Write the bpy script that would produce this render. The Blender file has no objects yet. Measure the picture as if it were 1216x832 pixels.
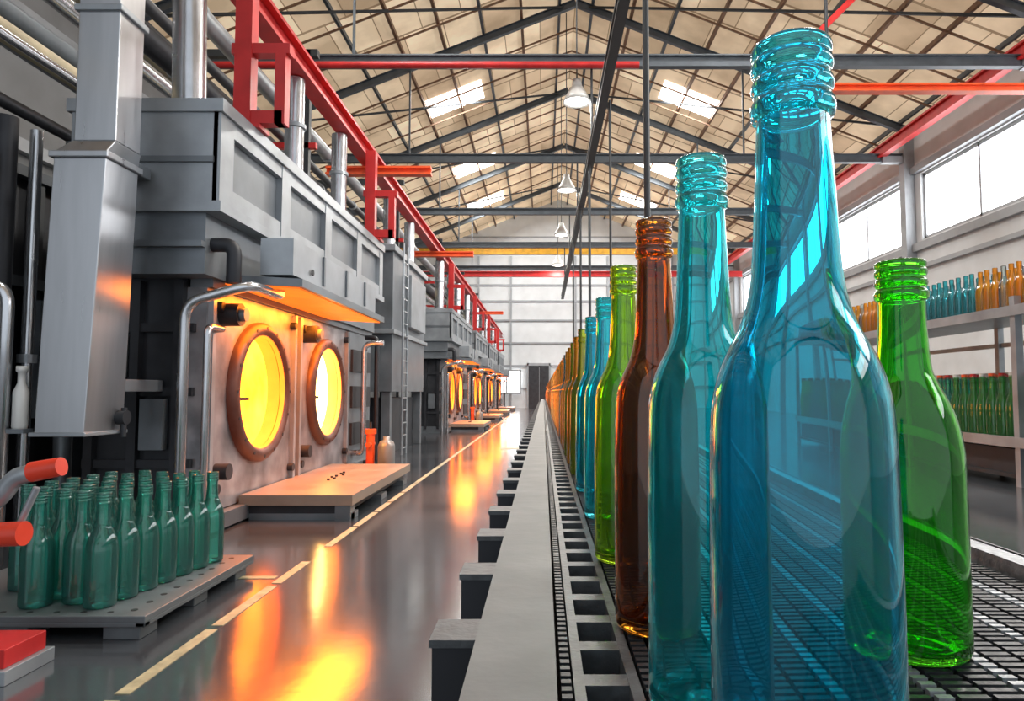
import bpy, bmesh, math, random
from mathutils import Vector, Matrix
random.seed(7)
S = bpy.context.scene
try:
    S.view_settings.view_transform = 'Standard'
    S.view_settings.look = 'None'
    S.view_settings.exposure = 0.2
except Exception as e:
    print(e)

# ------------------------------------------------------------ materials
def newmat(name):
    m = bpy.data.materials.new(name); m.use_nodes = True
    nt = m.node_tree; nt.nodes.clear()
    out = nt.nodes.new('ShaderNodeOutputMaterial')
    return m, nt, out

def surf(name, col, rough=0.5, metal=0.0, var=0.25, scale=4.0, bump=0.0, emit=None, es=0.0, stretch=(1,1,1), detail=5.0, spec=0.5):
    m, nt, out = newmat(name)
    b = nt.nodes.new('ShaderNodeBsdfPrincipled')
    tc = nt.nodes.new('ShaderNodeTexCoord')
    mp = nt.nodes.new('ShaderNodeMapping'); mp.inputs['Scale'].default_value = stretch
    nz = nt.nodes.new('ShaderNodeTexNoise'); nz.inputs['Scale'].default_value = scale; nz.inputs['Detail'].default_value = detail
    nt.links.new(tc.outputs['Object'], mp.inputs[0]); nt.links.new(mp.outputs[0], nz.inputs['Vector'])
    cr = nt.nodes.new('ShaderNodeValToRGB')
    cr.color_ramp.elements[0].position = 0.3; cr.color_ramp.elements[1].position = 0.7
    cr.color_ramp.elements[0].color = [c*(1-var) for c in col]+[1]
    cr.color_ramp.elements[1].color = [min(1,c*(1+var)) for c in col]+[1]
    nt.links.new(nz.outputs['Fac'], cr.inputs[0]); nt.links.new(cr.outputs[0], b.inputs['Base Color'])
    mr = nt.nodes.new('ShaderNodeMapRange'); mr.inputs['To Min'].default_value = max(0.02, rough*0.75); mr.inputs['To Max'].default_value = min(1, rough*1.25)
    nt.links.new(nz.outputs['Fac'], mr.inputs[0]); nt.links.new(mr.outputs[0], b.inputs['Roughness'])
    b.inputs['Metallic'].default_value = metal
    b.inputs['Specular IOR Level'].default_value = spec
    if bump > 0:
        bp = nt.nodes.new('ShaderNodeBump'); bp.inputs['Strength'].default_value = bump; bp.inputs['Distance'].default_value = 0.01
        nt.links.new(nz.outputs['Fac'], bp.inputs['Height']); nt.links.new(bp.outputs[0], b.inputs['Normal'])
    if emit:
        b.inputs['Emission Color'].default_value = list(emit)+[1]; b.inputs['Emission Strength'].default_value = es
    nt.links.new(b.outputs[0], out.inputs[0])
    return m

def emis(name, col, s):
    m, nt, out = newmat(name)
    e = nt.nodes.new('ShaderNodeEmission'); e.inputs[0].default_value = list(col)+[1]; e.inputs[1].default_value = s
    nt.links.new(e.outputs[0], out.inputs[0]); return m

def fire(name, c0, c1, s):
    m, nt, out = newmat(name)
    tc = nt.nodes.new('ShaderNodeTexCoord')
    nz = nt.nodes.new('ShaderNodeTexNoise'); nz.inputs['Scale'].default_value = 2.2; nz.inputs['Detail'].default_value = 4
    nt.links.new(tc.outputs['Object'], nz.inputs['Vector'])
    cr = nt.nodes.new('ShaderNodeValToRGB')
    cr.color_ramp.elements[0].position = .32; cr.color_ramp.elements[1].position = .68
    cr.color_ramp.elements[0].color = list(c0)+[1]; cr.color_ramp.elements[1].color = list(c1)+[1]
    nt.links.new(nz.outputs['Fac'], cr.inputs[0])
    e = nt.nodes.new('ShaderNodeEmission'); e.inputs[1].default_value = s
    nt.links.new(cr.outputs[0], e.inputs[0]); nt.links.new(e.outputs[0], out.inputs[0]); return m

def glass(name, col, milk=0.04):
    m, nt, out = newmat(name)
    b = nt.nodes.new('ShaderNodeBsdfPrincipled')
    tc = nt.nodes.new('ShaderNodeTexCoord')
    b.inputs['Base Color'].default_value = list(col)+[1]
    b.inputs['Roughness'].default_value = 0.0
    b.inputs['IOR'].default_value = 1.52
    b.inputs['Transmission Weight'].default_value = 1.0
    nz = nt.nodes.new('ShaderNodeTexNoise'); nz.inputs['Scale'].default_value = 14; nz.inputs['Detail'].default_value = 1
    cr = nt.nodes.new('ShaderNodeValToRGB')
    cr.color_ramp.elements[0].color=[c*.93 for c in col]+[1]; cr.color_ramp.elements[1].color=list(col)+[1]
    nt.links.new(tc.outputs['Object'], nz.inputs['Vector']); nt.links.new(nz.outputs['Fac'], cr.inputs[0]); nt.links.new(cr.outputs[0], b.inputs['Base Color'])
    d = nt.nodes.new('ShaderNodeBsdfTranslucent'); d.inputs[0].default_value = [min(1,c*0.9) for c in col]+[1]
    mx = nt.nodes.new('ShaderNodeMixShader'); mx.inputs[0].default_value = milk
    nt.links.new(b.outputs[0], mx.inputs[1]); nt.links.new(d.outputs[0], mx.inputs[2]); nt.links.new(mx.outputs[0], out.inputs[0])
    return m

def thin(name, col, milk=0.12):
    """thin-walled coloured glass for stacked stock: tint deepens towards the silhouette"""
    m, nt, out = newmat(name)
    lw = nt.nodes.new('ShaderNodeLayerWeight'); lw.inputs[0].default_value = .45
    cr = nt.nodes.new('ShaderNodeValToRGB')
    cr.color_ramp.elements[0].position=.05; cr.color_ramp.elements[0].color=[c**.75 for c in col]+[1]
    cr.color_ramp.elements[1].position=.85; cr.color_ramp.elements[1].color=[c**2.2 for c in col]+[1]
    nt.links.new(lw.outputs['Facing'], cr.inputs[0])
    tr = nt.nodes.new('ShaderNodeBsdfTransparent'); nt.links.new(cr.outputs[0], tr.inputs[0])
    d = nt.nodes.new('ShaderNodeBsdfDiffuse'); d.inputs[0].default_value = [c*.9 for c in col]+[1]
    t2 = nt.nodes.new('ShaderNodeBsdfTranslucent'); t2.inputs[0].default_value = list(col)+[1]
    ma = nt.nodes.new('ShaderNodeMixShader'); ma.inputs[0].default_value=.6
    nt.links.new(d.outputs[0], ma.inputs[1]); nt.links.new(t2.outputs[0], ma.inputs[2])
    g = nt.nodes.new('ShaderNodeBsdfGlossy'); g.inputs['Roughness'].default_value = .03
    fr = nt.nodes.new('ShaderNodeFresnel'); fr.inputs[0].default_value = 1.7
    m1 = nt.nodes.new('ShaderNodeMixShader'); m1.inputs[0].default_value = milk
    m2 = nt.nodes.new('ShaderNodeMixShader')
    nt.links.new(tr.outputs[0], m1.inputs[1]); nt.links.new(ma.outputs[0], m1.inputs[2])
    nt.links.new(fr.outputs[0], m2.inputs[0])
    nt.links.new(m1.outputs[0], m2.inputs[1]); nt.links.new(g.outputs[0], m2.inputs[2])
    nt.links.new(m2.outputs[0], out.inputs[0]); return m

M = {}
M['steel'] = surf('furnace_steel', (.18,.20,.22), .40, .45, .22, 3, .15)
M['steel_lt'] = surf('light_steel', (.33,.355,.38), .38, .5, .20, 3, .1)
M['plate'] = surf('door_plate_steel', (.29,.29,.305), .42, .55, .45, 4, .3)
M['platform'] = surf('platform_plate', (.30,.23,.18), .36, .2, .15, 4, .05)
M['dark'] = surf('dark_steel', (.032,.034,.040), .5, .4, .3, 5, .1)
M['black'] = surf('black_rubber', (.012,.012,.014), .55, 0, .3, 40, .3)
M['brushed'] = surf('brushed_stainless', (.46,.47,.49), .30, .92, .06, 3, .02, stretch=(6,6,.6))
M['pipe'] = surf('pipe_stainless', (.52,.53,.55), .25, .9, .12, 6)
M['red'] = surf('red_paint', (.52,.02,.02), .42, .1, .2, 4)
M['handle'] = surf('red_handle_grip', (.70,.05,.02), .35, 0, .1, 8)
M['orange'] = surf('orange_paint', (.80,.10,.02), .42, .1, .15, 4)
M['yellow'] = surf('yellow_paint', (.75,.42,.03), .45, .1, .2, 4)
M['beige'] = surf('beige_lagging', (.50,.42,.27), .6, 0, .2, 4)
M['truss'] = surf('truss_grey', (.08,.095,.11), .5, .3, .2, 4)
M['truss_d'] = surf('truss_dark', (.04,.045,.05), .5, .3, .2, 4)
M['brown'] = surf('timber_purlin', (.17,.09,.05), .6, 0, .3, 6)
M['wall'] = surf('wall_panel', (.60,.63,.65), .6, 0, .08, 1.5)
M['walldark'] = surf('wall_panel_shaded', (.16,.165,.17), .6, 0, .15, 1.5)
M['trim'] = surf('trim_grey', (.30,.32,.34), .5, .2, .1, 3)
M['frame'] = surf('window_frame_grey', (.32,.34,.36), .5, .2, .1, 3)
M['winlit'] = emis('daylit_window_glass', (.98,.985,1), 6.5)
M['sky'] = emis('skylight_sheet', (1,.98,.94), 6)
M['lampglow'] = emis('lamp_diffuser', (1,.97,.9), 9)
M['paintline'] = surf('line_paint', (.40,.37,.23), .45, 0, .3, 20)
M['rail'] = surf('conveyor_rail', (.095,.103,.105), .48, .3, .12, 18, .15)
M['chain'] = surf('conveyor_chain', (.030,.033,.037), .45, .4, .3, 80, .2)
M['chain_lt'] = surf('chain_worn_steel', (.28,.30,.32), .42, .5, .35, 90, .2)
M['ladder'] = surf('ladder_chain', (.085,.092,.098), .45, .4, .25, 60, .2)
M['ring'] = surf('heated_ring', (.09,.055,.045), .45, .6, .3, 6, .2, emit=(1,.10,.02), es=.03)
M['hot'] = surf('glowing_refractory', (.6,.25,.1), .7, 0, .2, 6, .2, emit=(1,.16,.01), es=2.0)
M['hoodglow'] = surf('hood_painted_glow', (.6,.18,.05), .6, 0, .5, 2.5, .2, emit=(1,.16,.01), es=1.0)  # orange door light on the hood underside, put in as colour and emission
M['fire1'] = fire('fire_orange', (1,.15,.006), (1,.28,.02), 9.5)
M['fire2'] = fire('fire_yellow', (1,.38,.06), (1,.70,.24), 12)
M['greyc'] = surf('grey_canister', (.20,.21,.21), .35, .3, .1, 4)
M['white'] = surf('white_enamel', (.6,.6,.58), .35, .1, .05, 4)
M['pallet'] = surf('pallet_grey', (.13,.145,.155), .5, .3, .15, 8, .1)

M['g_blue'] = glass('glass_blue', (.04,.66,.83), .05)
M['g_teal'] = glass('glass_teal_blue', (.09,.78,.86), .05)
M['g_brown'] = glass('glass_amber_brown', (.45,.17,.012), .02)
M['g_yel'] = glass('glass_olive_green', (.46,.72,.03), .06)
M['g_green'] = glass('glass_green', (.10,.70,.02), .05)
M['t_teal'] = thin('stock_glass_teal', (.12,.68,.74), .18)
M['t_amber'] = thin('stock_glass_amber', (1,.52,.03), .34)
M['t_green'] = thin('stock_glass_green', (.18,.68,.20), .28)
M['t_lime'] = thin('stock_glass_lime', (.60,.74,.05), .2)
M['t_sea'] = thin('stock_glass_sea_green', (.18,.80,.70), .20)
M['t_clear'] = thin('stock_glass_clear', (.75,.82,.80), .12)

def floor_mat():
    m, nt, out = newmat('polished_concrete')
    b = nt.nodes.new('ShaderNodeBsdfPrincipled'); tc = nt.nodes.new('ShaderNodeTexCoord')
    n1 = nt.nodes.new('ShaderNodeTexNoise'); n1.inputs['Scale'].default_value = .9; n1.inputs['Detail'].default_value = 8
    n2 = nt.nodes.new('ShaderNodeTexNoise'); n2.inputs['Scale'].default_value = 9; n2.inputs['Detail'].default_value = 3
    nt.links.new(tc.outputs['Object'], n1.inputs['Vector']); nt.links.new(tc.outputs['Object'], n2.inputs['Vector'])
    cr = nt.nodes.new('ShaderNodeValToRGB'); cr.color_ramp.elements[0].position = .3; cr.color_ramp.elements[1].position = .7
    cr.color_ramp.elements[0].color = (.034,.039,.046,1); cr.color_ramp.elements[1].color = (.066,.073,.082,1)
    nt.links.new(n1.outputs['Fac'], cr.inputs[0]); nt.links.new(cr.outputs[0], b.inputs['Base Color'])
    mr = nt.nodes.new('ShaderNodeMapRange'); mr.inputs['To Min'].default_value = .09; mr.inputs['To Max'].default_value = .19
    nt.links.new(n1.outputs['Fac'], mr.inputs[0]); nt.links.new(mr.outputs[0], b.inputs['Roughness'])
    bp = nt.nodes.new('ShaderNodeBump'); bp.inputs['Strength'].default_value = .08; bp.inputs['Distance'].default_value = .006
    nt.links.new(n2.outputs['Fac'], bp.inputs['Height']); nt.links.new(bp.outputs[0], b.inputs['Normal'])
    b.inputs['IOR'].default_value = 1.95
    nt.links.new(b.outputs[0], out.inputs[0]); return m
M['floor'] = floor_mat()

def roof_mat():
    m, nt, out = newmat('roof_sheeting')
    b = nt.nodes.new('ShaderNodeBsdfPrincipled'); tc = nt.nodes.new('ShaderNodeTexCoord')
    n1 = nt.nodes.new('ShaderNodeTexNoise'); n1.inputs['Scale'].default_value = .6; n1.inputs['Detail'].default_value = 6
    mp = nt.nodes.new('ShaderNodeMapping'); mp.inputs['Scale'].default_value = (1,.35,1)
    br = nt.nodes.new('ShaderNodeTexBrick'); br.inputs['Scale'].default_value = 1.0
    br.inputs['Color1'].default_value = (.46,.34,.22,1); br.inputs['Color2'].default_value = (.74,.60,.42,1); br.inputs['Mortar'].default_value = (.25,.17,.10,1)
    br.inputs['Mortar Size'].default_value = .015; br.inputs['Brick Width'].default_value = 1.1; br.inputs['Row Height'].default_value = .6
    nt.links.new(tc.outputs['Object'], mp.inputs[0]); nt.links.new(mp.outputs[0], br.inputs['Vector']); nt.links.new(tc.outputs['Object'], n1.inputs['Vector'])
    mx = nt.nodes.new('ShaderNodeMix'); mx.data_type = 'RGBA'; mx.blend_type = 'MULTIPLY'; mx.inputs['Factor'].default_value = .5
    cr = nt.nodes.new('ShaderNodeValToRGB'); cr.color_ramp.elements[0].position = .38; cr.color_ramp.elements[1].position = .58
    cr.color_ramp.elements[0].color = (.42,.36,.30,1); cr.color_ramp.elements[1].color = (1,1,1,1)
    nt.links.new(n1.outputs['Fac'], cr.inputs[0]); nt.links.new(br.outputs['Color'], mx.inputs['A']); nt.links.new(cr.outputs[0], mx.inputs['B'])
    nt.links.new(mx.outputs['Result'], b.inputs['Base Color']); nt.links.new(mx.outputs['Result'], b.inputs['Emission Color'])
    b.inputs['Emission Strength'].default_value = .62; b.inputs['Roughness'].default_value = .7  # roof underside brightness put in as emission
    nt.links.new(b.outputs[0], out.inputs[0]); return m
M['roof'] = roof_mat()

# ------------------------------------------------------------ mesh builder
class B:
    def __init__(s): s.v=[]; s.f=[]; s.m=[]; s.sm=[]; s.mats=[]
    def mi(s, k):
        if k not in s.mats: s.mats.append(k)
        return s.mats.index(k)
    def add(s, vs, fs, k, smooth=False):
        o=len(s.v); s.v += [tuple(v) for v in vs]; i=s.mi(k)
        for f in fs: s.f.append([a+o for a in f]); s.m.append(i); s.sm.append(smooth)
    def hexa(s, p, k):
        s.add(p, [(0,3,2,1),(4,5,6,7),(0,1,5,4),(1,2,6,5),(2,3,7,6),(3,0,4,7)], k)
    def box(s, x0,x1,y0,y1,z0,z1,k):
        s.hexa([(x0,y0,z0),(x1,y0,z0),(x1,y1,z0),(x0,y1,z0),(x0,y0,z1),(x1,y0,z1),(x1,y1,z1),(x0,y1,z1)],k)
    def beam(s, p0,p1,w,h,k):
        p0=Vector(p0);p1=Vector(p1);d=(p1-p0).normalized()
        up=Vector((0,0,1)) if abs(d.z)<.95 else Vector((0,1,0))
        a=d.cross(up).normalized()*w/2; u=a.cross(d).normalized()*h/2
        s.hexa([p0-a-u,p0+a-u,p1+a-u,p1-a-u,p0-a+u,p0+a+u,p1+a+u,p1-a+u],k)
    def ibeam(s,p0,p1,w,h,k,t=.02):
        p0=Vector(p0);p1=Vector(p1);d=(p1-p0).normalized()
        up=Vector((0,0,1)) if abs(d.z)<.95 else Vector((0,1,0))
        a=d.cross(up).normalized(); u=a.cross(d).normalized()
        s.beam(p0,p1,t,h-2*t,k)
        s.beam(p0+u*(h/2-t/2),p1+u*(h/2-t/2),w,t,k); s.beam(p0-u*(h/2-t/2),p1-u*(h/2-t/2),w,t,k)
    def cyl(s, p0,p1,r,k,seg=16,r2=None,caps=True):
        p0=Vector(p0);p1=Vector(p1);d=(p1-p0).normalized(); r2=r if r2 is None else r2
        up=Vector((0,0,1)) if abs(d.z)<.95 else Vector((1,0,0))
        a=d.cross(up).normalized(); b=d.cross(a).normalized()
        vs=[p0+(a*math.cos(t)+b*math.sin(t))*r for t in [2*math.pi*i/seg for i in range(seg)]]
        vs+=[p1+(a*math.cos(t)+b*math.sin(t))*r2 for t in [2*math.pi*i/seg for i in range(seg)]]
        s.add(vs,[(i,(i+1)%seg,seg+(i+1)%seg,seg+i) for i in range(seg)],k,True)
        if caps:
            s.add(vs[:seg],[tuple(reversed(range(seg)))],k); s.add(vs[seg:],[tuple(range(seg))],k)
    def lathe(s, prof, o, k, seg=32, axis='Z', closed=False):
        vs=[]; n=len(prof)
        for (r,h) in prof:
            for i in range(seg):
                t=2*math.pi*i/seg; c,q=math.cos(t)*r, math.sin(t)*r
                if axis=='Z': vs.append((o[0]+c,o[1]+q,o[2]+h))
                else: vs.append((o[0]+h,o[1]+c,o[2]+q))
        fs=[]
        for j in range(n-1 if not closed else n):
            j2=(j+1)%n
            for i in range(seg): fs.append((j*seg+i,j*seg+(i+1)%seg,j2*seg+(i+1)%seg,j2*seg+i))
        s.add(vs,fs,k,True)
    def tube(s, pts, r, k, seg=12, bend=.12):
        P=[Vector(p) for p in pts]; path=[P[0]]
        for i in range(1,len(P)-1):
            a=(P[i-1]-P[i]); b=(P[i+1]-P[i]); L=min(bend,a.length*.45,b.length*.45)
            A=P[i]+a.normalized()*L; C=P[i]+b.normalized()*L
            for t in [0,.2,.4,.6,.8,1]: path.append(A*(1-t)**2+P[i]*2*t*(1-t)+C*t*t)
        path.append(P[-1])
        nrm=None; rings=[]
        for i,p in enumerate(path):
            d=(path[min(i+1,len(path)-1)]-path[max(i-1,0)]).normalized()
            if nrm is None:
                nrm=d.cross(Vector((0,0,1)) if abs(d.z)<.9 else Vector((0,1,0))).normalized()
            nrm=(nrm-d*nrm.dot(d)).normalized(); b=d.cross(nrm)
            rings.append([p+(nrm*math.cos(2*math.pi*j/seg)+b*math.sin(2*math.pi*j/seg))*r for j in range(seg)])
        vs=[v for g in rings for v in g]; n=len(rings)
        fs=[(i*seg+j,i*seg+(j+1)%seg,(i+1)*seg+(j+1)%seg,(i+1)*seg+j) for i in range(n-1) for j in range(seg)]
        fs.append(tuple(reversed(range(seg)))); fs.append(tuple(range((n-1)*seg,n*seg)))
        s.add(vs,fs,k,True)
    def holeplate(s, xb,xf,y0,y1,z0,z1,yc,zc,r,k,seg=48):
        circ=[];sq=[]
        for i in range(seg):
            t=2*math.pi*(i+.5)/seg; c,q=math.cos(t),math.sin(t)
            circ.append((yc+c*r,zc+q*r))
            m=1e9
            if c>1e-6: m=min(m,(y1-yc)/c)
            if c<-1e-6: m=min(m,(y0-yc)/c)
            if q>1e-6: m=min(m,(z1-zc)/q)
            if q<-1e-6: m=min(m,(z0-zc)/q)
            sq.append([yc+c*m,zc+q*m])
        for (cy,cz) in [(y0,z0),(y0,z1),(y1,z0),(y1,z1)]:
            i=min(range(seg),key=lambda i:(sq[i][0]-cy)**2+(sq[i][1]-cz)**2); sq[i]=[cy,cz]
        vs=[(xf,a,b) for a,b in circ]+[(xf,a,b) for a,b in sq]+[(xb,a,b) for a,b in circ]+[(xb,a,b) for a,b in sq]
        fs=[]
        for i in range(seg):
            j=(i+1)%seg
            fs+=[(i,j,seg+j,seg+i),(seg+i,seg+j,3*seg+j,3*seg+i)]
        s.add(vs,fs,k)
        s.add(vs,[(j,i,2*seg+i,2*seg+j) for i,j in [(i,(i+1)%seg) for i in range(seg)]],'hot',True)
    def done(s, name, bevel=0, recalc=True):
        xs=[v[0] for v in s.v]; ys=[v[1] for v in s.v]; zs=[v[2] for v in s.v]
        o=Vector(((min(xs)+max(xs))/2,(min(ys)+max(ys))/2,min(zs)))
        me=bpy.data.meshes.new(name); me.from_pydata([Vector(v)-o for v in s.v],[],s.f)
        for k in s.mats: me.materials.append(M[k])
        me.polygons.foreach_set('material_index',s.m); me.polygons.foreach_set('use_smooth',s.sm)
        me.update()
        if recalc:
            bm=bmesh.new(); bm.from_mesh(me); bmesh.ops.recalc_face_normals(bm,faces=bm.faces); bm.to_mesh(me); bm.free()
        ob=bpy.data.objects.new(name,me); ob.location=o; S.collection.objects.link(ob)
        if bevel:
            md=ob.modifiers.new('bevel','BEVEL'); md.width=bevel; md.segments=2; md.limit_method='ANGLE'; md.angle_limit=math.radians(50)
        return ob

# ------------------------------------------------------------ hall shell
XL,XR,YB,YF=-9.0,11.0,42.0,-5.0
XA,ZE,ZA=1.0,9.0,13.0
b=B(); b.box(XL-.3,XR+.3,YF,YB+.3,-.2,0,'floor'); b.done('floor')
bays=[-4,2,8,14,20,26,32,38]
def sidewall(x0,x1,name,inner):
    b=B(); z0,z1=5.4,7.35
    if inner>0:
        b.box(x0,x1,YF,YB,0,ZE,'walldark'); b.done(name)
    else:
        b.box(x0,x1,YF,YB,0,z0,'wall'); b.box(x0,x1,YF,YB,z1,ZE,'wall')
        wins=[(y+.45,y+5.55) for y in bays[:-1]]
        prev=YF
        for (a,c) in wins:
            b.box(x0,x1,prev,a,z0,z1,'wall'); prev=c
        b.box(x0,x1,prev,YB,z0,z1,'wall')
        b.done(name)
        for i,(a,c) in enumerate(wins):
            w=B(); xm=(x0+x1)/2
            w.box(xm-.01,xm+.01,a,c,z0,z1,'winlit')
            for yy in [a+.05, (a+c)/2, c-.05]: w.box(xm-.05,xm+.05,yy-.04,yy+.04,z0,z1,'frame')
            for zz in [z0+.05,z1-.05]: w.box(xm-.05,xm+.05,a,c,zz-.05,zz+.05,'frame')
            w.done('window_%d'%(i+1))
    t=B(); xi=x0 if inner<0 else x1; d=inner
    for z,h,k in [(5.2,.22,'trim'),(7.5,.2,'trim'),(3.4,.1,'trim'),(4.6,.12,'trim')]:
        t.box(min(xi,xi+d*.14),max(xi,xi+d*.14),YF,YB,z-h/2,z+h/2,k)
    t.done('trim_1' if inner<0 else 'trim_2')
sidewall(XR,XR+.25,'wall_right',-1)
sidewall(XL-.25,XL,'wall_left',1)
b=B(); b.hexa([(XL,YB,0),(XR,YB,0),(XR,YB+.25,0),(XL,YB+.25,0),(XL,YB,ZE),(XR,YB,ZE),(XR,YB+.25,ZE),(XL,YB+.25,ZE)],'wall')
b.add([(XL,YB,ZE),(XR,YB,ZE),(XA,YB,ZA)],[(0,1,2)],'wall')
for z in [1.2,2.6,4.0,5.4,6.6,7.6,8.6,9.6,10.6]:
    hw=(ZA-z)/(ZA-ZE)*10 if z>ZE else 10
    b.box(XA-hw,XA+hw,YB-.08,YB,z-.05,z+.05,'trim')
for x in [-8,-6,-4,-2,2,4,6,8,10]:
    b.box(x-.06,x+.06,YB-.1,YB,0,ZE+.4,'trim')
b.done('wall_back')
b=B(); b.box(-.9,.35,YB-.16,YB-.11,0,2.6,'dark'); b.box(-1,.45,YB-.18,YB-.11,2.6,2.75,'trim'); b.box(-1.0,-.9,YB-.18,YB-.11,0,2.75,'trim'); b.box(.35,.45,YB-.18,YB-.11,0,2.75,'trim'); b.box(-.25,-.23,YB-.18,YB-.16,.1,2.5,'trim'); b.done('door_1')
w=B(); w.box(-3.1,-1.4,YB-.13,YB-.12,.9,2.3,'winlit')
for x in [-3.1,-2.25,-1.4]: w.box(x-.05,x+.05,YB-.16,YB-.11,.9,2.3,'frame')
for z in [.9,2.3]: w.box(-3.15,-1.35,YB-.16,YB-.11,z-.05,z+.05,'frame')
w.done('window_8')

# roof
def rz(x): return ZA-abs(x-XA)*(ZA-ZE)/10.0
b=B(); 
for (xa,xb) in [(XL-.3,XA),(XA,XR+.3)]:
    za,zb=rz(xa),rz(xb)
    b.hexa([(xa,YF,za),(xb,YF,zb),(xb,YB+.3,zb),(xa,YB+.3,za),(xa,YF,za+.2),(xb,YF,zb+.2),(xb,YB+.3,zb+.2),(xa,YB+.3,za+.2)],'roof')
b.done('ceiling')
b=B()
for side in (-1,1):
    for i in range(0,9):
        x=XA+side*(.5+i*1.15); k='brown' if i in (1,3,4,6,7) else 'truss'
        b.box(x-.04,x+.04,YF,YB,rz(x)-.14,rz(x)-.02,k)
b.done('roof_purlins')
for y in bays:
    b=B()
    for side in (-1,1):
        xe=XA+side*10.0
        b.ibeam((xe,y,ZE-.25),(XA,y,ZA-.25),.14,.22,'truss')
        x=XA+side*5
        b.beam((x,y,8.0),(x,y,rz(x)-.3),.05,.05,'truss')
        b.box(min(xe,xe-side*.3),max(xe,xe-side*.3),y-.15,y+.15,0,ZE-.1,'trim')
    b.ibeam((XL,y,7.95),(XR,y,7.95),.16,.26,'truss',.03)
    if y==14:
        b.cyl((-7,y-.16,7.80),(2.0,y-.16,7.80),.07,'red',12)
    b.done('roof_truss')
b=B()
for y0 in bays[:-1]:
    for side in (-1,1):
        b.beam((XA+side*9.6,y0,rz(XA+9.6)-.22),(XA+side*.4,y0+6,rz(XA+.4)-.22),.06,.06,'truss_d')
    for dy in (1.5,3,4.5): 
        for side in (-1,1): b.beam((XA+side*10,y0+dy,ZE-.2),(XA,y0+dy,ZA-.2),.04,.05,'brown')
b.done('roof_bracing')
for y in [5.5,11.5,23.6,30.7,36.6]:
    for cx in (-3.1,5.15):
        b=B(); w=.95; 
        b.hexa([(cx-w,y-.7,rz(cx-w)-.03),(cx+w,y-.7,rz(cx+w)-.03),(cx+w,y+.7,rz(cx+w)-.03),(cx-w,y+.7,rz(cx-w)-.03)]+[(cx-w,y-.7,rz(cx-w)-.01),(cx+w,y-.7,rz(cx+w)-.01),(cx+w,y+.7,rz(cx+w)-.01),(cx-w,y+.7,rz(cx-w)-.01)],'sky')
        b.done('skylight')
b=B(); b.ibeam((-8.9,36.5,8.6),(10.0,36.5,8.6),.25,.4,'yellow',.04); b.done('crane_girder')
b=B(); b.ibeam((-8.9,34,6.9),(10.0,34,6.9),.2,.28,'red',.04); b.done('crane_girder')
b=B(); b.ibeam((10.1,YF,8.15),(10.1,YB-.1,8.15),.22,.34,'red',.05)
for y in bays: b.box(10.1,10.8,y-.1,y+.1,7.8,8.0,'trim')
b.done('crane_rail')
b=B(); b.ibeam((5.6,13.2,7.0),(10.7,13.2,7.0),.2,.16,'orange',.04); b.cyl((5.65,13.2,7.0),(5.65,13.2,7.95+.9),.03,'truss_d'); b.beam((4.9,13.6,7.6),(7.2,13.6,9.9),.12,.12,'red'); b.done('orange_tie_beam')
b=B(); b.ibeam((1.02,2.5,6.0),(1.02,36,6.0),.15,.2,'truss_d',.03)
for y in bays[1:-1]: b.cyl((1.02,y,6.1),(1.02,y,7.8),.025,'truss_d',8)
b.done('overhead_monorail')
for (x,y,r) in [(1.1,7.1,.035),(1.0,14.5,.03),(1.12,11.2,.022),(1.0,18,.03),(.98,22,.03)]:
    b=B(); b.cyl((x,y,0.02),(x,y,5.89),r,'truss_d',10); b.box(x-.1,x+.1,y-.1,y+.1,0,.02,'truss_d'); b.done('support_pole')
for (x,y) in [(.72,8.3),(.72,14.2),(.72,20.6),(.72,26.6),(.72,33),(6.2,7.5)]:  # last entry is an added, unseen lamp that brightens the right-hand rack
    b=B(); z=7.15
    b.cyl((x,y,z+.5),(x,y,rz(x)-.1),.015,'truss_d',8)
    b.lathe([(.03,.52),(.09,.5),(.11,.36),(.16,.28),(.25,.12),(.30,0),(.285,0),(.23,.13),(.14,.26),(.0,.3)],(x,y,z),'white',24)
    b.lathe([(.0,-.02),(.15,-.01),(.24,.02),(.25,.06),(0,.08)],(x,y,z),'lampglow',24)
    b.done('high_bay_lamp')
    L=bpy.data.lights.new('lamp_light','AREA'); L.shape='DISK'; L.size=.5; L.energy=160 if x<2 else 450; L.color=(1,.95,.86)
    lo=bpy.data.objects.new('lamp_light',L); lo.location=(x,y,z-.05); S.collection.objects.link(lo)

# floor markings
b=B(); y=1.8
while y<34:
    L=.55+.1*math.sin(y*3)
    b.box(-1.42,-1.37,y,y+L,0,.003,'paintline'); y+=L+.05+(.35 if 3.6<y<4.2 else 0)
b.box(-1.75,-1.44,3.72,3.77,0,.003,'paintline'); b.box(-.75,-.35,12.0,12.3,0,.003,'paintline'); b.done('floor_marking')

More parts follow.
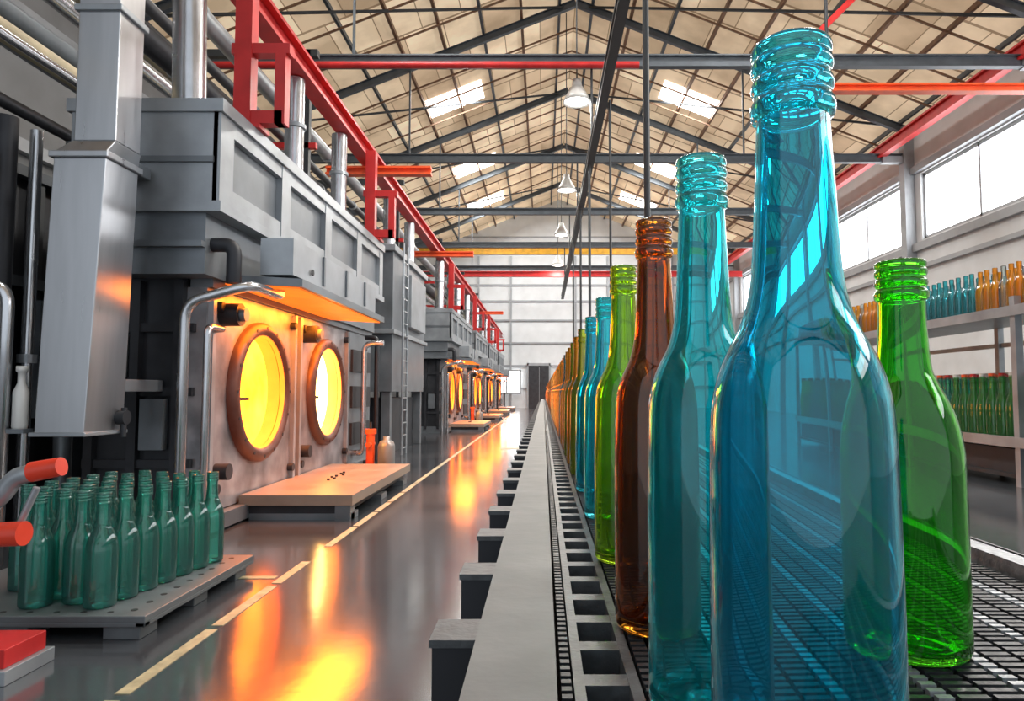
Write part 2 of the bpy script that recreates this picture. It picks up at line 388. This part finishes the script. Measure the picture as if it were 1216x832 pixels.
# ------------------------------------------------------------ furnaces
def furnace(y0):
    b=B()
    yE=y0+4.5
    b.box(-3.2,-2.52,y0,yE,0,1.8,'dark')
    b.box(-3.22,-2.36,y0-.03,y0+.02,0,.16,'steel')
    for x in (-3.15,-2.85,-2.55): b.box(x-.03,x+.03,y0-.06,y0,.1,1.78,'dark')
    for z in (.5,1.0,1.45): b.box(-3.2,-2.45,y0-.04,y0,z-.03,z+.03,'dark')
    b.box(-3.1,-2.9,y0-.1,y0-.02,1.1,1.4,'steel'); b.box(-2.78,-2.62,y0-.09,y0-.02,.6,.95,'steel')
    c=[y0+.9,y0+2.63]
    for i,yc in enumerate(c):
        a0=y0+.0 if i==0 else y0+1.76; a1=a0+1.70 if i==0 else a0+1.68
        b.holeplate(-2.52,-2.38,a0,a1,.14,1.74,yc,1.0,.475,'plate')
        b.lathe([(.47,.0),(.47,.05),(.50,.075),(.545,.07),(.575,.04),(.575,0)],(-2.38,yc,1.0),'ring',48,'X')
        b.lathe([(.475,.012),(.475,.052),(.465,.052),(.465,.012)],(-2.385,yc,1.0),'hot',48,'X',closed=True)
        f='fire1' if i==0 else 'fire2'
        b.lathe([(0.0001,0),(.2,0),(.475,0)],(-2.49,yc,1.0),f,48,'X')
        b.box(-2.488,-2.40,yc-.47,yc-.12,.93,.955,'dark')
        for (dy,dz) in [(-.75,.62),(.72,.62),(-.75,-.70),(.72,-.70)]:
            b.cyl((-2.38,yc+dy,1+dz),(-2.33,yc+dy,1+dz),.035,'dark',12)
        for t in range(16):
            an=t*math.pi/8; b.cyl((-2.34,yc+.53*math.cos(an),1+.53*math.sin(an)),(-2.305,yc+.53*math.cos(an),1+.53*math.sin(an)),.014,'dark',8)
        b.cyl((-2.38,yc-.66,1.57),(-2.24,yc-.66,1.57),.085,'dark',20); b.cyl((-2.24,yc-.66,1.57),(-2.20,yc-.66,1.57),.05,'steel',20)
        b.cyl((-2.38,yc-.70,.42),(-2.28,yc-.70,.42),.06,'dark',16)
        b.box(-2.38,-2.34,a0+.02,a0+.07,.16,1.72,'steel_lt'); b.box(-2.38,-2.34,a1-.07,a1-.02,.16,1.72,'steel_lt')
    b.box(-2.52,-2.36,y0+3.5,yE,.1,1.78,'steel')
    for z in (.5,.95,1.4): b.box(-2.36,-2.33,y0+3.55,yE-.1,z-.15,z+.12,'dark')
    b.box(-2.40,-2.30,y0-.02,yE,.02,.13,'steel'); b.box(-2.5,-2.34,y0,yE,1.74,1.8,'steel')
    # hood; its underside panel has the orange door glow painted in
    b.hexa([(-2.45,y0+.12,1.80),(-1.75,y0+.12,1.76),(-1.75,y0+2.68,1.76),(-2.45,y0+2.68,1.80),(-2.45,y0+.12,1.86),(-1.75,y0+.12,1.82),(-1.75,y0+2.68,1.82),(-2.45,y0+2.68,1.86)],'steel')
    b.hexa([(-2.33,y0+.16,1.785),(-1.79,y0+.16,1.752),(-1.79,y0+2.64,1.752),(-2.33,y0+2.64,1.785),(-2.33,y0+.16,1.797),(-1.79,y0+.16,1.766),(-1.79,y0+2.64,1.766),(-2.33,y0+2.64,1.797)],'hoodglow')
    b.box(-2.06,-1.82,y0+.12,y0+2.55,1.85,2.12,'steel_lt')
    for t in (.8,1.45,2.1): b.box(-1.82,-1.805,y0+t-.02,y0+t+.02,1.87,2.11,'steel')
    b.cyl((-1.81,y0+.5,1.93),(-1.80,y0+.5,1.93),.025,'dark',10)
    u0=y0-.26
    b.box(-3.2,-2.30,u0+.05,yE-.05,1.8,2.25,'steel')
    b.box(-3.25,-2.18,u0,yE,2.22,2.29,'steel_lt')
    b.box(-3.2,-2.25,u0+.06,yE-.05,2.29,2.93,'steel')
    b.box(-3.25,-2.18,u0,yE,2.91,3.0,'steel_lt')
    for (a,c2) in [(u0+.02,u0+.22),(u0+1.12,u0+1.32),(u0+2.27,u0+2.47),(u0+3.45,u0+3.65),(yE-.2,yE-.02)]: b.box(-2.25,-2.2,a,c2,2.29,2.91,'steel_lt')
    for (a,c2) in [(u0+.22,u0+1.12),(u0+1.32,u0+2.27),(u0+2.47,u0+3.45),(u0+3.65,yE-.2)]:
        b.box(-2.25,-2.205,a,c2,2.29,2.42,'steel_lt'); b.box(-2.25,-2.205,a,c2,2.80,2.91,'steel_lt')
    b.box(-3.22,-2.22,u0+.02,u0+.06,2.29,2.91,'steel_lt')
    b.box(-3.2,-2.24,u0,u0+.02,2.56,2.60,'steel')
    b.box(-3.2,-2.3,u0+.0,u0+.05,1.98,2.02,'steel')
    # platform
    p0,p1=y0+.55,y0+2.86
    b.box(-2.36,-1.48,p0,p1,.12,.20,'platform')
    b.box(-2.3,-1.55,p0+.05,p1-.05,.05,.12,'dark')
    for yy in (p0+.05,(p0+p1)/2-.1,p1-.3): b.box(-2.3,-1.5,yy,yy+.2,0,.05,'steel'); 
    b.box(-1.62,-1.5,p0+.02,p0+.14,0,.12,'steel')
    for i in range(7): b.cyl((-1.95+.03*math.sin(i*2),p0+.9+i*.09,.20),(-1.95+.03*math.sin(i*2),p0+.9+i*.09,.215),.014,'dark',8)
    for i,dy in enumerate((.14,2.07,3.6)):
        r=.11 if i==0 else .095
        if not (y0<6 and i==0):
            b.cyl((-2.56,y0+dy,2.98),(-2.56,y0+dy,4.22),r,'pipe',24); b.cyl((-2.56,y0+dy,3.0),(-2.56,y0+dy,3.06),r+.04,'steel_lt',24)
            b.cyl((-2.56,y0+dy,3.7),(-2.56,y0+dy,3.74),r+.02,'steel_lt',24)
    if y0<6:
        b.cyl((-2.6,y0+.1,2.98),(-2.6,y0+.1,3.06),.16,'steel_lt',24); b.cyl((-2.6,y0+.1,2.98),(-2.74,y0+.1,8.5),.115,'pipe',28)
    b.tube([(-2.42,y0-.22,.0),(-2.42,y0-.22,1.60),(-1.98,y0-.22,1.72),(-1.98,y0+.3,1.72),(-1.98,y0+.3,1.80)],.035,'pipe',14)
    b.tube([(-2.30,y0-.14,.0),(-2.30,y0-.14,1.45),(-2.30,y0+.1,1.45),(-2.40,y0+.1,1.45)],.024,'pipe',12,.06)
    b.tube([(-2.15,y0-.1,1.75),(-2.15,y0-.1,2.02),(-2.32,y0-.1,2.02)],.05,'dark',14)
    b.tube([(-1.98,y0+3.65,1.60),(-2.22,y0+3.65,1.60),(-2.22,y0+3.65,.25),(-2.36,y0+3.65,.25)],.035,'pipe',12)
    b.tube([(-2.3,y0+4.0,1.7),(-2.15,y0+4.0,1.7),(-2.15,y0+4.0,.1),(-2.35,y0+4.0,.1)],.03,'dark',12)
    ob=b.done('glass_furnace',.006)
    L=bpy.data.lights.new('hood_fill','AREA'); L.shape='RECTANGLE'; L.size=.5; L.size_y=2.3; L.energy=90; L.color=(1,.22,.015)  # added area light that turns platform and floor orange
    lo=bpy.data.objects.new('hood_fill',L); lo.location=(-2.05,y0+1.4,1.745); S.collection.objects.link(lo)
    return ob
Y0S=[4.8,16.6,22.5,28.2,34.1]
for y in Y0S: furnace(y)
for y in (8.15,19.9):
    b=B(); b.lathe([(.0,0),(.09,0),(.1,.02),(.1,.36),(.08,.41),(.04,.43),(.04,.47),(0,.47)],(-1.86,y,0),'greyc',24); b.done('gas_canister')
    b=B(); b.cyl((-2.05,y,0),(-2.05,y,.5),.05,'orange',16); b.cyl((-2.05,y,.5),(-2.05,y,.56),.07,'orange',16); b.cyl((-2.05,y-.12,.38),(-2.05,y+.12,.38),.03,'orange',12); b.cyl((-2.05,y,.56),(-2.05,y,.64),.015,'dark',8); b.done('gas_valve')

# heat exchanger tower with ladder
b=B(); b.box(-3.2,-2.35,10.6,13.4,1.0,3.2,'steel'); b.box(-3.25,-2.30,10.5,13.5,3.2,3.3,'steel_lt'); b.box(-3.25,-2.30,10.5,13.5,1.9,1.97,'steel_lt')
for y in (10.7,13.3):
    for x in (-3.1,-2.45): b.box(x-.07,x+.07,y-.07,y+.07,0,1.0,'steel')
b.box(-3.1,-2.5,10.9,13.1,.0,.9,'dark')
for z in [0.1+.2*i for i in range(16)]: b.cyl((-2.25,10.9,z),(-2.25,11.25,z),.012,'steel_lt',6)
for y in (10.9,11.25): b.cyl((-2.25,y,0),(-2.25,y,3.4),.018,'steel_lt',8)
b.box(-2.35,-2.25,11.6,13.0,2.1,3.0,'steel_lt')
b.cyl((-2.56,11.2,3.3),(-2.56,11.2,4.22),.1,'pipe',20)
b.cyl((-2.56,12.9,3.3),(-2.56,12.9,4.22),.1,'pipe',20)
b.done('heat_exchanger_tower',.008)

# red gantry running over the furnaces
b=B(); b.ibeam((-2.5,5.1,4.35),(-2.5,41,4.35),.18,.24,'red',.035)
b.done('red_gantry_beam')
for y in [5.15,9.0,17.0,22.9,28.8,34.6]:
    b=B(); b.box(-2.37,-2.24,y-.06,y+.06,3.0,6.4 if y<6 else 4.22,'red')
    b.box(-2.24,-2.0,y-.05,y+.05,3.05,3.15,'red'); b.box(-2.06,-1.98,y-.05,y+.05,3.05,3.6,'red'); b.box(-2.4,-1.95,y-.05,y+.05,3.6,3.68,'red')
    b.box(-2.46,-2.15,y-.1,y+.1,3.0,3.03,'red')
    b.done('red_gantry_post')
for y in (9.6,15.5,27.2):
    b=B(); b.ibeam((-3.1,y,4.15),(-1.6,y,4.15),.14,.12,'orange',.03); b.done('orange_cross_beam')

# big stainless exhaust duct in front
b=B()
def ring(x0,x1,y0,y1,z): return [(x0,y0,z),(x1,y0,z),(x1,y1,z),(x0,y1,z)]
b.hexa(ring(-2.95,-2.66,3.97,4.34,.755)+ring(-2.89,-2.58,3.95,4.27,2.38),'brushed')
b.hexa(ring(-2.91,-2.56,3.93,4.29,2.38)+ring(-2.91,-2.56,3.93,4.29,2.42),'brushed')
b.hexa(ring(-2.89,-2.58,3.95,4.27,2.42)+ring(-2.82,-2.56,4.0,4.26,2.5),'brushed')
b.box(-2.81,-2.56,4.0,4.25,2.5,8.2,'brushed')
for z in (3.3,4.6,5.9): b.box(-2.83,-2.54,3.98,4.27,z,z+.04,'steel_lt')
b.hexa(ring(-2.97,-2.64,3.95,4.36,.74)+ring(-2.97,-2.64,3.95,4.36,.765),'steel_lt')
b.cyl((-2.66,4.28,.84),(-2.60,4.28,.84),.045,'dark',14); b.cyl((-2.62,4.28,.72),(-2.62,4.28,.90),.018,'dark',10)
b.box(-2.85,-2.65,4.3,4.76,1.0,1.08,'steel'); b.box(-2.85,-2.65,4.2,4.53,2.42,2.5,'steel')
b.done('exhaust_duct',.006)

# dark plant behind, left
b=B(); b.box(-5.75,-4.05,3.0,9.5,0,2.7,'dark')
for i in range(9): 
    y=3.2+i*.7; b.box(-4.05,-3.99,y,y+.08,0,2.7,'truss_d')
for z in (.9,1.8,2.65): b.box(-4.05,-3.97,3,9.5,z,z+.08,'truss')
b.box(-3.99,-3.85,5.2,5.9,.8,1.7,'steel'); b.box(-3.99,-3.87,4.1,4.7,1.1,1.9,'truss')
b.done('kiln_housing')
b=B()
for (x,y,r,k,z1) in [(-3.6,4.25,.05,'yellow',2.6),(-3.62,4.5,.07,'dark',2.85),(-3.6,4.75,.04,'pipe',2.85),(-3.6,5.3,.09,'dark',2.85),(-3.55,3.9,.035,'pipe',2.2),(-3.5,5.0,.06,'steel',2.85)]:
    b.cyl((x,y,0),(x,y,z1),r,k,16); b.cyl((x,y,1.2),(x,y,1.26),r+.02,'steel_lt',16)
b.tube([(-3.35,4.1,0),(-3.35,4.1,.8),(-3.35,4.1,1.25),(-3.7,4.1,1.25)],.04,'pipe')
b.tube([(-3.12,3.95,0),(-3.12,3.95,1.62),(-3.45,3.95,1.62)],.035,'pipe')
b.lathe([(0,0),(.035,0),(.04,.02),(.04,.22),(.02,.27),(.02,.33),(.03,.34),(.03,.37),(0,.37)],(-3.04,3.98,.78),'white',16)
b.box(-3.14,-2.99,3.94,4.02,.76,.785,'steel')
b.done('riser_pipes')
b=B()
for (x,z,r,k) in [(-3.9,3.6,.08,'beige'),(-4.15,3.9,.11,'truss'),(-4.1,4.3,.08,'pipe'),(-3.7,4.6,.06,'dark'),(-4.4,4.9,.14,'dark'),(-4.9,5.2,.1,'beige'),(-4.2,5.6,.12,'steel_lt'),(-4.0,3.15,.05,'dark'),(-3.55,3.35,.035,'pipe'),(-5.4,4.6,.14,'steel'),(-3.3,5.3,.07,'dark')]:
    b.cyl((x,1.5,z),(x,40,z),r,k,16)
    for y in range(3,38,5): b.cyl((x,y,z),(x,y+.06,z),r+.02,'steel_lt',16)
for y in (3.4,9.4,15.4,21.4,27.4,33.4):
    b.box(-5.9,-5.8,y,y+.1,0,6,'truss_d'); b.box(-5.9,-3.2,y,y+.1,2.95,3.05,'truss_d'); b.box(-5.9,-3.2,y,y+.1,5.75,5.85,'truss_d'); b.box(-3.4,-3.3,y,y+.1,2.95,5.85,'truss_d')
    b.box(-5.9,-3.2,y,y+.08,4.42,4.5,'red')
b.done('overhead_pipe_rack')

# ------------------------------------------------------------ bottle geometry
def catmull(P,n=4):
    out=[]
    for i in range(len(P)-1):
        p0=P[max(i-1,0)];p1=P[i];p2=P[i+1];p3=P[min(i+2,len(P)-1)]
        for j in range(n):
            t=j/n
            out.append(tuple(.5*((2*p1[k])+(-p0[k]+p2[k])*t+(2*p0[k]-5*p1[k]+4*p2[k]-p3[k])*t*t+(-p0[k]+3*p1[k]-3*p2[k]+p3[k])*t**3) for k in (0,1)))
    out.append(P[-1]); return out
def outer(kind,H,R):
    if kind=='tall':
        body=[(.86,.0),(.95,.006),(1,.025),(1,.10),(1,.3),(.985,.45),(.965,.53),(.925,.565),(.85,.595),(.75,.62),(.64,.643),(.56,.668),(.50,.70),(.465,.745),(.445,.79),(.42,.85),(.405,.89),(.40,.903)]
    else:
        body=[(.86,.0),(.95,.008),(1,.03),(1,.12),(1,.3),(.995,.46),(.97,.52),(.90,.575),(.77,.625),(.60,.675),(.50,.71),(.46,.76),(.43,.82),(.42,.87),(.42,.895)]
    P=catmull(body,4)
    r0=body[-1][0]; 
    fin=[]
    z=body[-1][1]; dz=(1-z)
    fin+= [(r0+.045,z+.03*dz),(r0+.065,z+.10*dz),(r0+.065,z+.20*dz),(r0+.03,z+.27*dz),(r0+.022,z+.33*dz),
           (r0+.045,z+.38*dz),(r0+.055,z+.44*dz),(r0+.045,z+.50*dz),(r0+.022,z+.55*dz),(r0+.022,z+.60*dz),
           (r0+.045,z+.65*dz),(r0+.052,z+.71*dz),(r0+.042,z+.77*dz),(r0+.022,z+.81*dz),
           (r0+.04,z+.86*dz),(r0+.045,z+.92*dz),(r0+.03,z+.975*dz),(r0-.0,z+dz)]
    P=P+catmull(fin,2)
    return [(r*R,h*H) for r,h in P]
def bottle_mesh(name,kind,H,R,mat,wall=.0022,seg=72):
    b=B(); o=outer(kind,H,R)
    inn=[]
    for (r,h) in reversed(o):
        if h>H*.89: 
            continue
        if h<H*.03: continue
        inn.append((r-wall,h))
    rn=inn[0][0]
    prof=[(0.00001,.006*H),(R*.5,.004*H),(R*.8,.0)]+o+[(rn+.0006,H*1.001),(rn,H*.995)]+[(rn,H*.95),(rn,H*.91)]+inn+[(R*.9-wall,H*.022),(R*.6,H*.025),(R*.2,H*.034),(0.00001,H*.036)]
    b.lathe(prof,(0,0,0),mat,seg)
    ob=b.done(name,0,True); return ob
def put(ob,x,y,z,rot=0): ob.location=(x,y,z); ob.rotation_euler=(0,0,rot); return ob
ZC=.83
for (x,y,k,kind,H,R) in [(.0935,.25,'g_blue','tall',.30,.0328),(.0885,.376,'g_teal','tall',.30,.0315),(.083,.506,'g_brown','tall',.298,.0305),
                    (.0835,.705,'g_yel','tall',.30,.031),(.0868,.944,'g_teal','tall',.30,.031),(.087,1.19,'g_blue','tall',.30,.031),
                    (.244,.462,'g_green','short',.2585,.0350)]:
    put(bottle_mesh('glass_bottle',kind,H,R,k,seg=96),x,y,ZC+.0002)
b=B(); y=1.42; i=0
seq=['t_lime','t_amber','t_lime','t_amber','t_amber','t_teal','t_amber','t_amber']
o=outer('tall',.30,.031)[::2]
while y<15.5:
    b.lathe([(0.0001,.0)]+o+[(0.004,.30)],(.086,y,ZC+.0005),seq[i%len(seq)] if y<4 else ('t_amber' if i%5 else 't_lime'),20); y+=.2; i+=1
b.done('bottle_row')

# ------------------------------------------------------------ conveyor
b=B(); YC0,YC1=-.15,16.0
b.box(-.046,.008,YC0,YC1,.812,.832,'rail'); b.box(-.040,-.034,YC0,YC1,.70,.812,'rail')
b.box(.006,.46,YC0,YC1,.775,.800,'black'); b.box(-.034,.47,YC0,YC1,.70,.712,'dark')
b.box(.018,.0245,YC0,YC1,.813,.829,'ladder'); b.box(.0505,.057,YC0,YC1,.813,.829,'ladder')
y=YC0+.01
while y<10: b.box(.0245,.0505,y,y+.016,.812,.8285,'ladder'); y+=.055
def tooth(x0,x1,k,pitch,Lim,z=.83):
    b.box(x0+.001,x1-.001,YC0,YC1,.80,z-.003,'chain'); y=YC0
    while y<Lim: b.box(x0,x1,y,y+pitch*.55,z-.004,z,k); y+=pitch
tooth(.0105,.0165,'chain',.010,3); tooth(.059,.069,'chain',.009,3.5)
x=.072
i=0
while x<.425:
    lt=(i%3==2)
    tooth(x,x+(.009 if lt else .017),'chain_lt' if lt else 'chain',.009,2.2 if x<.2 else 1.5, .83); x+=(.0125 if lt else .0205); i+=1
b.box(.438,.465,YC0,YC1,.80,.842,'chain_lt'); b.box(.46,.468,YC0,YC1,.70,.842,'rail')
y=.54-.19*2
while y<13:
    b.box(-.086,-.05,y,y+.045,.745,.806,'dark'); b.box(-.052,-.03,y+.005,y+.04,.76,.795,'dark'); b.box(-.088,-.049,y-.002,y+.047,.803,.809,'ladder'); y+=.19
for y in [1.2+2.2*i for i in range(7)]:
    for x in (.0,.41): b.box(x,x+.05,y,y+.05,0.012,.70,'truss'); b.box(x-.03,x+.08,y-.03,y+.08,0,.012,'truss')
    b.box(.04,.41,y,y+.04,.25,.30,'truss')
b.done('conveyor')

# ------------------------------------------------------------ pallet with bottles
b=B(); px0,px1,py0,py1=-2.75,-1.60,2.80,3.84
b.box(px0,px1,py0,py1,.072,.10,'pallet'); b.box(px0,px1,py0,py0+.04,.055,.075,'pallet'); b.box(px1-.04,px1,py0,py1,.055,.075,'pallet')
for x in (px0,(px0+px1)/2-.08,px1-.2):
    for y in (py0+.02,(py0+py1)/2-.07,py1-.16): b.box(x+.02,x+.17,y,y+.13,0,.072,'pallet')
for i in range(9):
    yy=py0+.08+i*.11; b.cyl((px1-.09,yy,.1),(px1-.09,yy,.1015),.014,'black',10)
for i in range(9):
    xx=px0+.1+i*.11; b.cyl((xx,py0+.05,.1),(xx,py0+.05,.1015),.012,'black',10)
b.done('pallet',.004)
b=B(); o=outer('short',.47,.0625); ang=math.radians(-7)
for c in range(5):
    for r in range(7):
        lx=-c*.137; ly=r*.128+(.06 if c%2 else 0)
        if (c==3 and r<1) or (c==4 and r<2): continue
        x=-1.865+lx*math.cos(ang)-ly*math.sin(ang); y=2.93+ly*math.cos(ang)
        if y>3.77: continue
        b.lathe([(.0001,.0)]+o+[(.018,.462),(.0001,.455)],(x,y,.102),'t_sea',28)
b.done('bottle_batch')

# lever clamp at left foreground
b=B()
b.box(-2.25,-1.83,2.38,2.62,0,.05,'steel_lt'); b.box(-2.2,-1.85,2.40,2.60,.05,.115,'red')
b.box(-2.12,-2.02,2.42,2.52,.11,.86,'steel')
b.tube([(-2.05,2.45,.56),(-1.93,2.45,.62),(-1.88,2.45,.70),(-1.80,2.45,.715)],.032,'steel_lt',14,.05)
b.cyl((-1.82,2.45,.715),(-1.715,2.45,.735),.036,'handle',20,.033); b.cyl((-1.80,2.45,.66),(-1.86,2.45,.52),.012,'steel_lt',10)
b.cyl((-2.03,2.4,.50),(-1.9,2.4,.505),.03,'steel_lt',16); b.cyl((-1.9,2.4,.505),(-1.80,2.4,.51),.042,'handle',20)
b.done('lever_clamp',.003)

# ------------------------------------------------------------ storage rack right
b=B(); x0,x1,ya,yb=5.0,6.3,5.1,13.6
for y in [5.1,7.2,9.3,11.4,13.5]:
    for x in (x0,x1-.08): b.box(x,x+.08,y,y+.08,0,2.02,'steel_lt')
for z in (.5,1.9): 
    b.box(x0+.01,x1-.01,ya,yb,z-.03,z,'steel_lt'); b.box(x0-.02,x0+.03,ya,yb,z-.09,z+.02,'steel_lt')
b.box(x0+.05,x1-.05,ya,yb,.08,.12,'dark')
for z in (.8,1.2,1.6): b.box(x1-.05,x1-.02,ya,yb,z,z+.06,'steel_lt')
b.box(x0+.1,x1-.1,ya+.1,yb-.1,.12,.38,'dark')
b.done('storage_rack')
b=B(); o=outer('short',.50,.060)[::3]; o2=outer('short',.68,.075)[::3]; caps=['orange','white','red']
for row in range(4):
    y=ya+.15; i=0
    while y<yb-.1:
        blk=int(y/1.15)
        k={4:'t_amber',5:'t_amber',6:'t_amber',7:'t_teal',8:'t_teal',9:'t_amber',10:'t_teal',11:'t_teal'}.get(blk,'t_teal')
        if k=='t_amber' and i%5==2: k='t_clear'
        x=x0+.13+row*.25+random.uniform(-.01,.01)
        b.lathe([(.0001,0)]+o+[(.0001,.5)],(x,y,1.903),k,14)
        y+=.135; i+=1
    y=ya+.17; i=0
    while y<yb-.1:
        x=x0+.14+row*.25
        k2=['t_green','t_green','t_sea','t_lime','t_green'][int(y*1.4)%5]
        b.lathe([(.0001,0)]+o2+[(.0001,.68)],(x,y,.503),k2,14)
        b.cyl((x,y,1.165),(x,y,1.21),.034,caps[(i+row)%3],10)
        y+=.17; i+=1
b.done('bottle_stock')

# ------------------------------------------------------------ lights / world
W=bpy.data.worlds.new('World'); S.world=W; W.use_nodes=True
bg=W.node_tree.nodes['Background']; bg.inputs[0].default_value=(.85,.92,1,1); bg.inputs[1].default_value=1.0
def area(name,loc,rot,sx,sy,e,col):
    L=bpy.data.lights.new(name,'AREA'); L.shape='RECTANGLE'; L.size=sx; L.size_y=sy; L.energy=e; L.color=col
    o=bpy.data.objects.new(name,L); o.location=loc; o.rotation_euler=rot; S.collection.objects.link(o)
for i,y in enumerate([5.5,11.5,23.6,30.7,36.6]):
    for cx in (-3.1,5.15):
        s=1 if cx>XA else -1
        area('skylight_daylight',(cx,y,rz(cx)-.1),(0,s*math.radians(21.8),0),1.8,1.3,320 if y<35 else 600,(1,.98,.95))

cam=bpy.data.cameras.new('Camera'); cam.sensor_width=36; cam.lens=810/1216*36; cam.shift_x=-37/1216; cam.clip_start=.01; cam.clip_end=200
co=bpy.data.objects.new('Camera',cam); co.location=(0,0,1.0); co.rotation_euler=(math.radians(90+3.46),0,0); S.collection.objects.link(co); S.camera=co
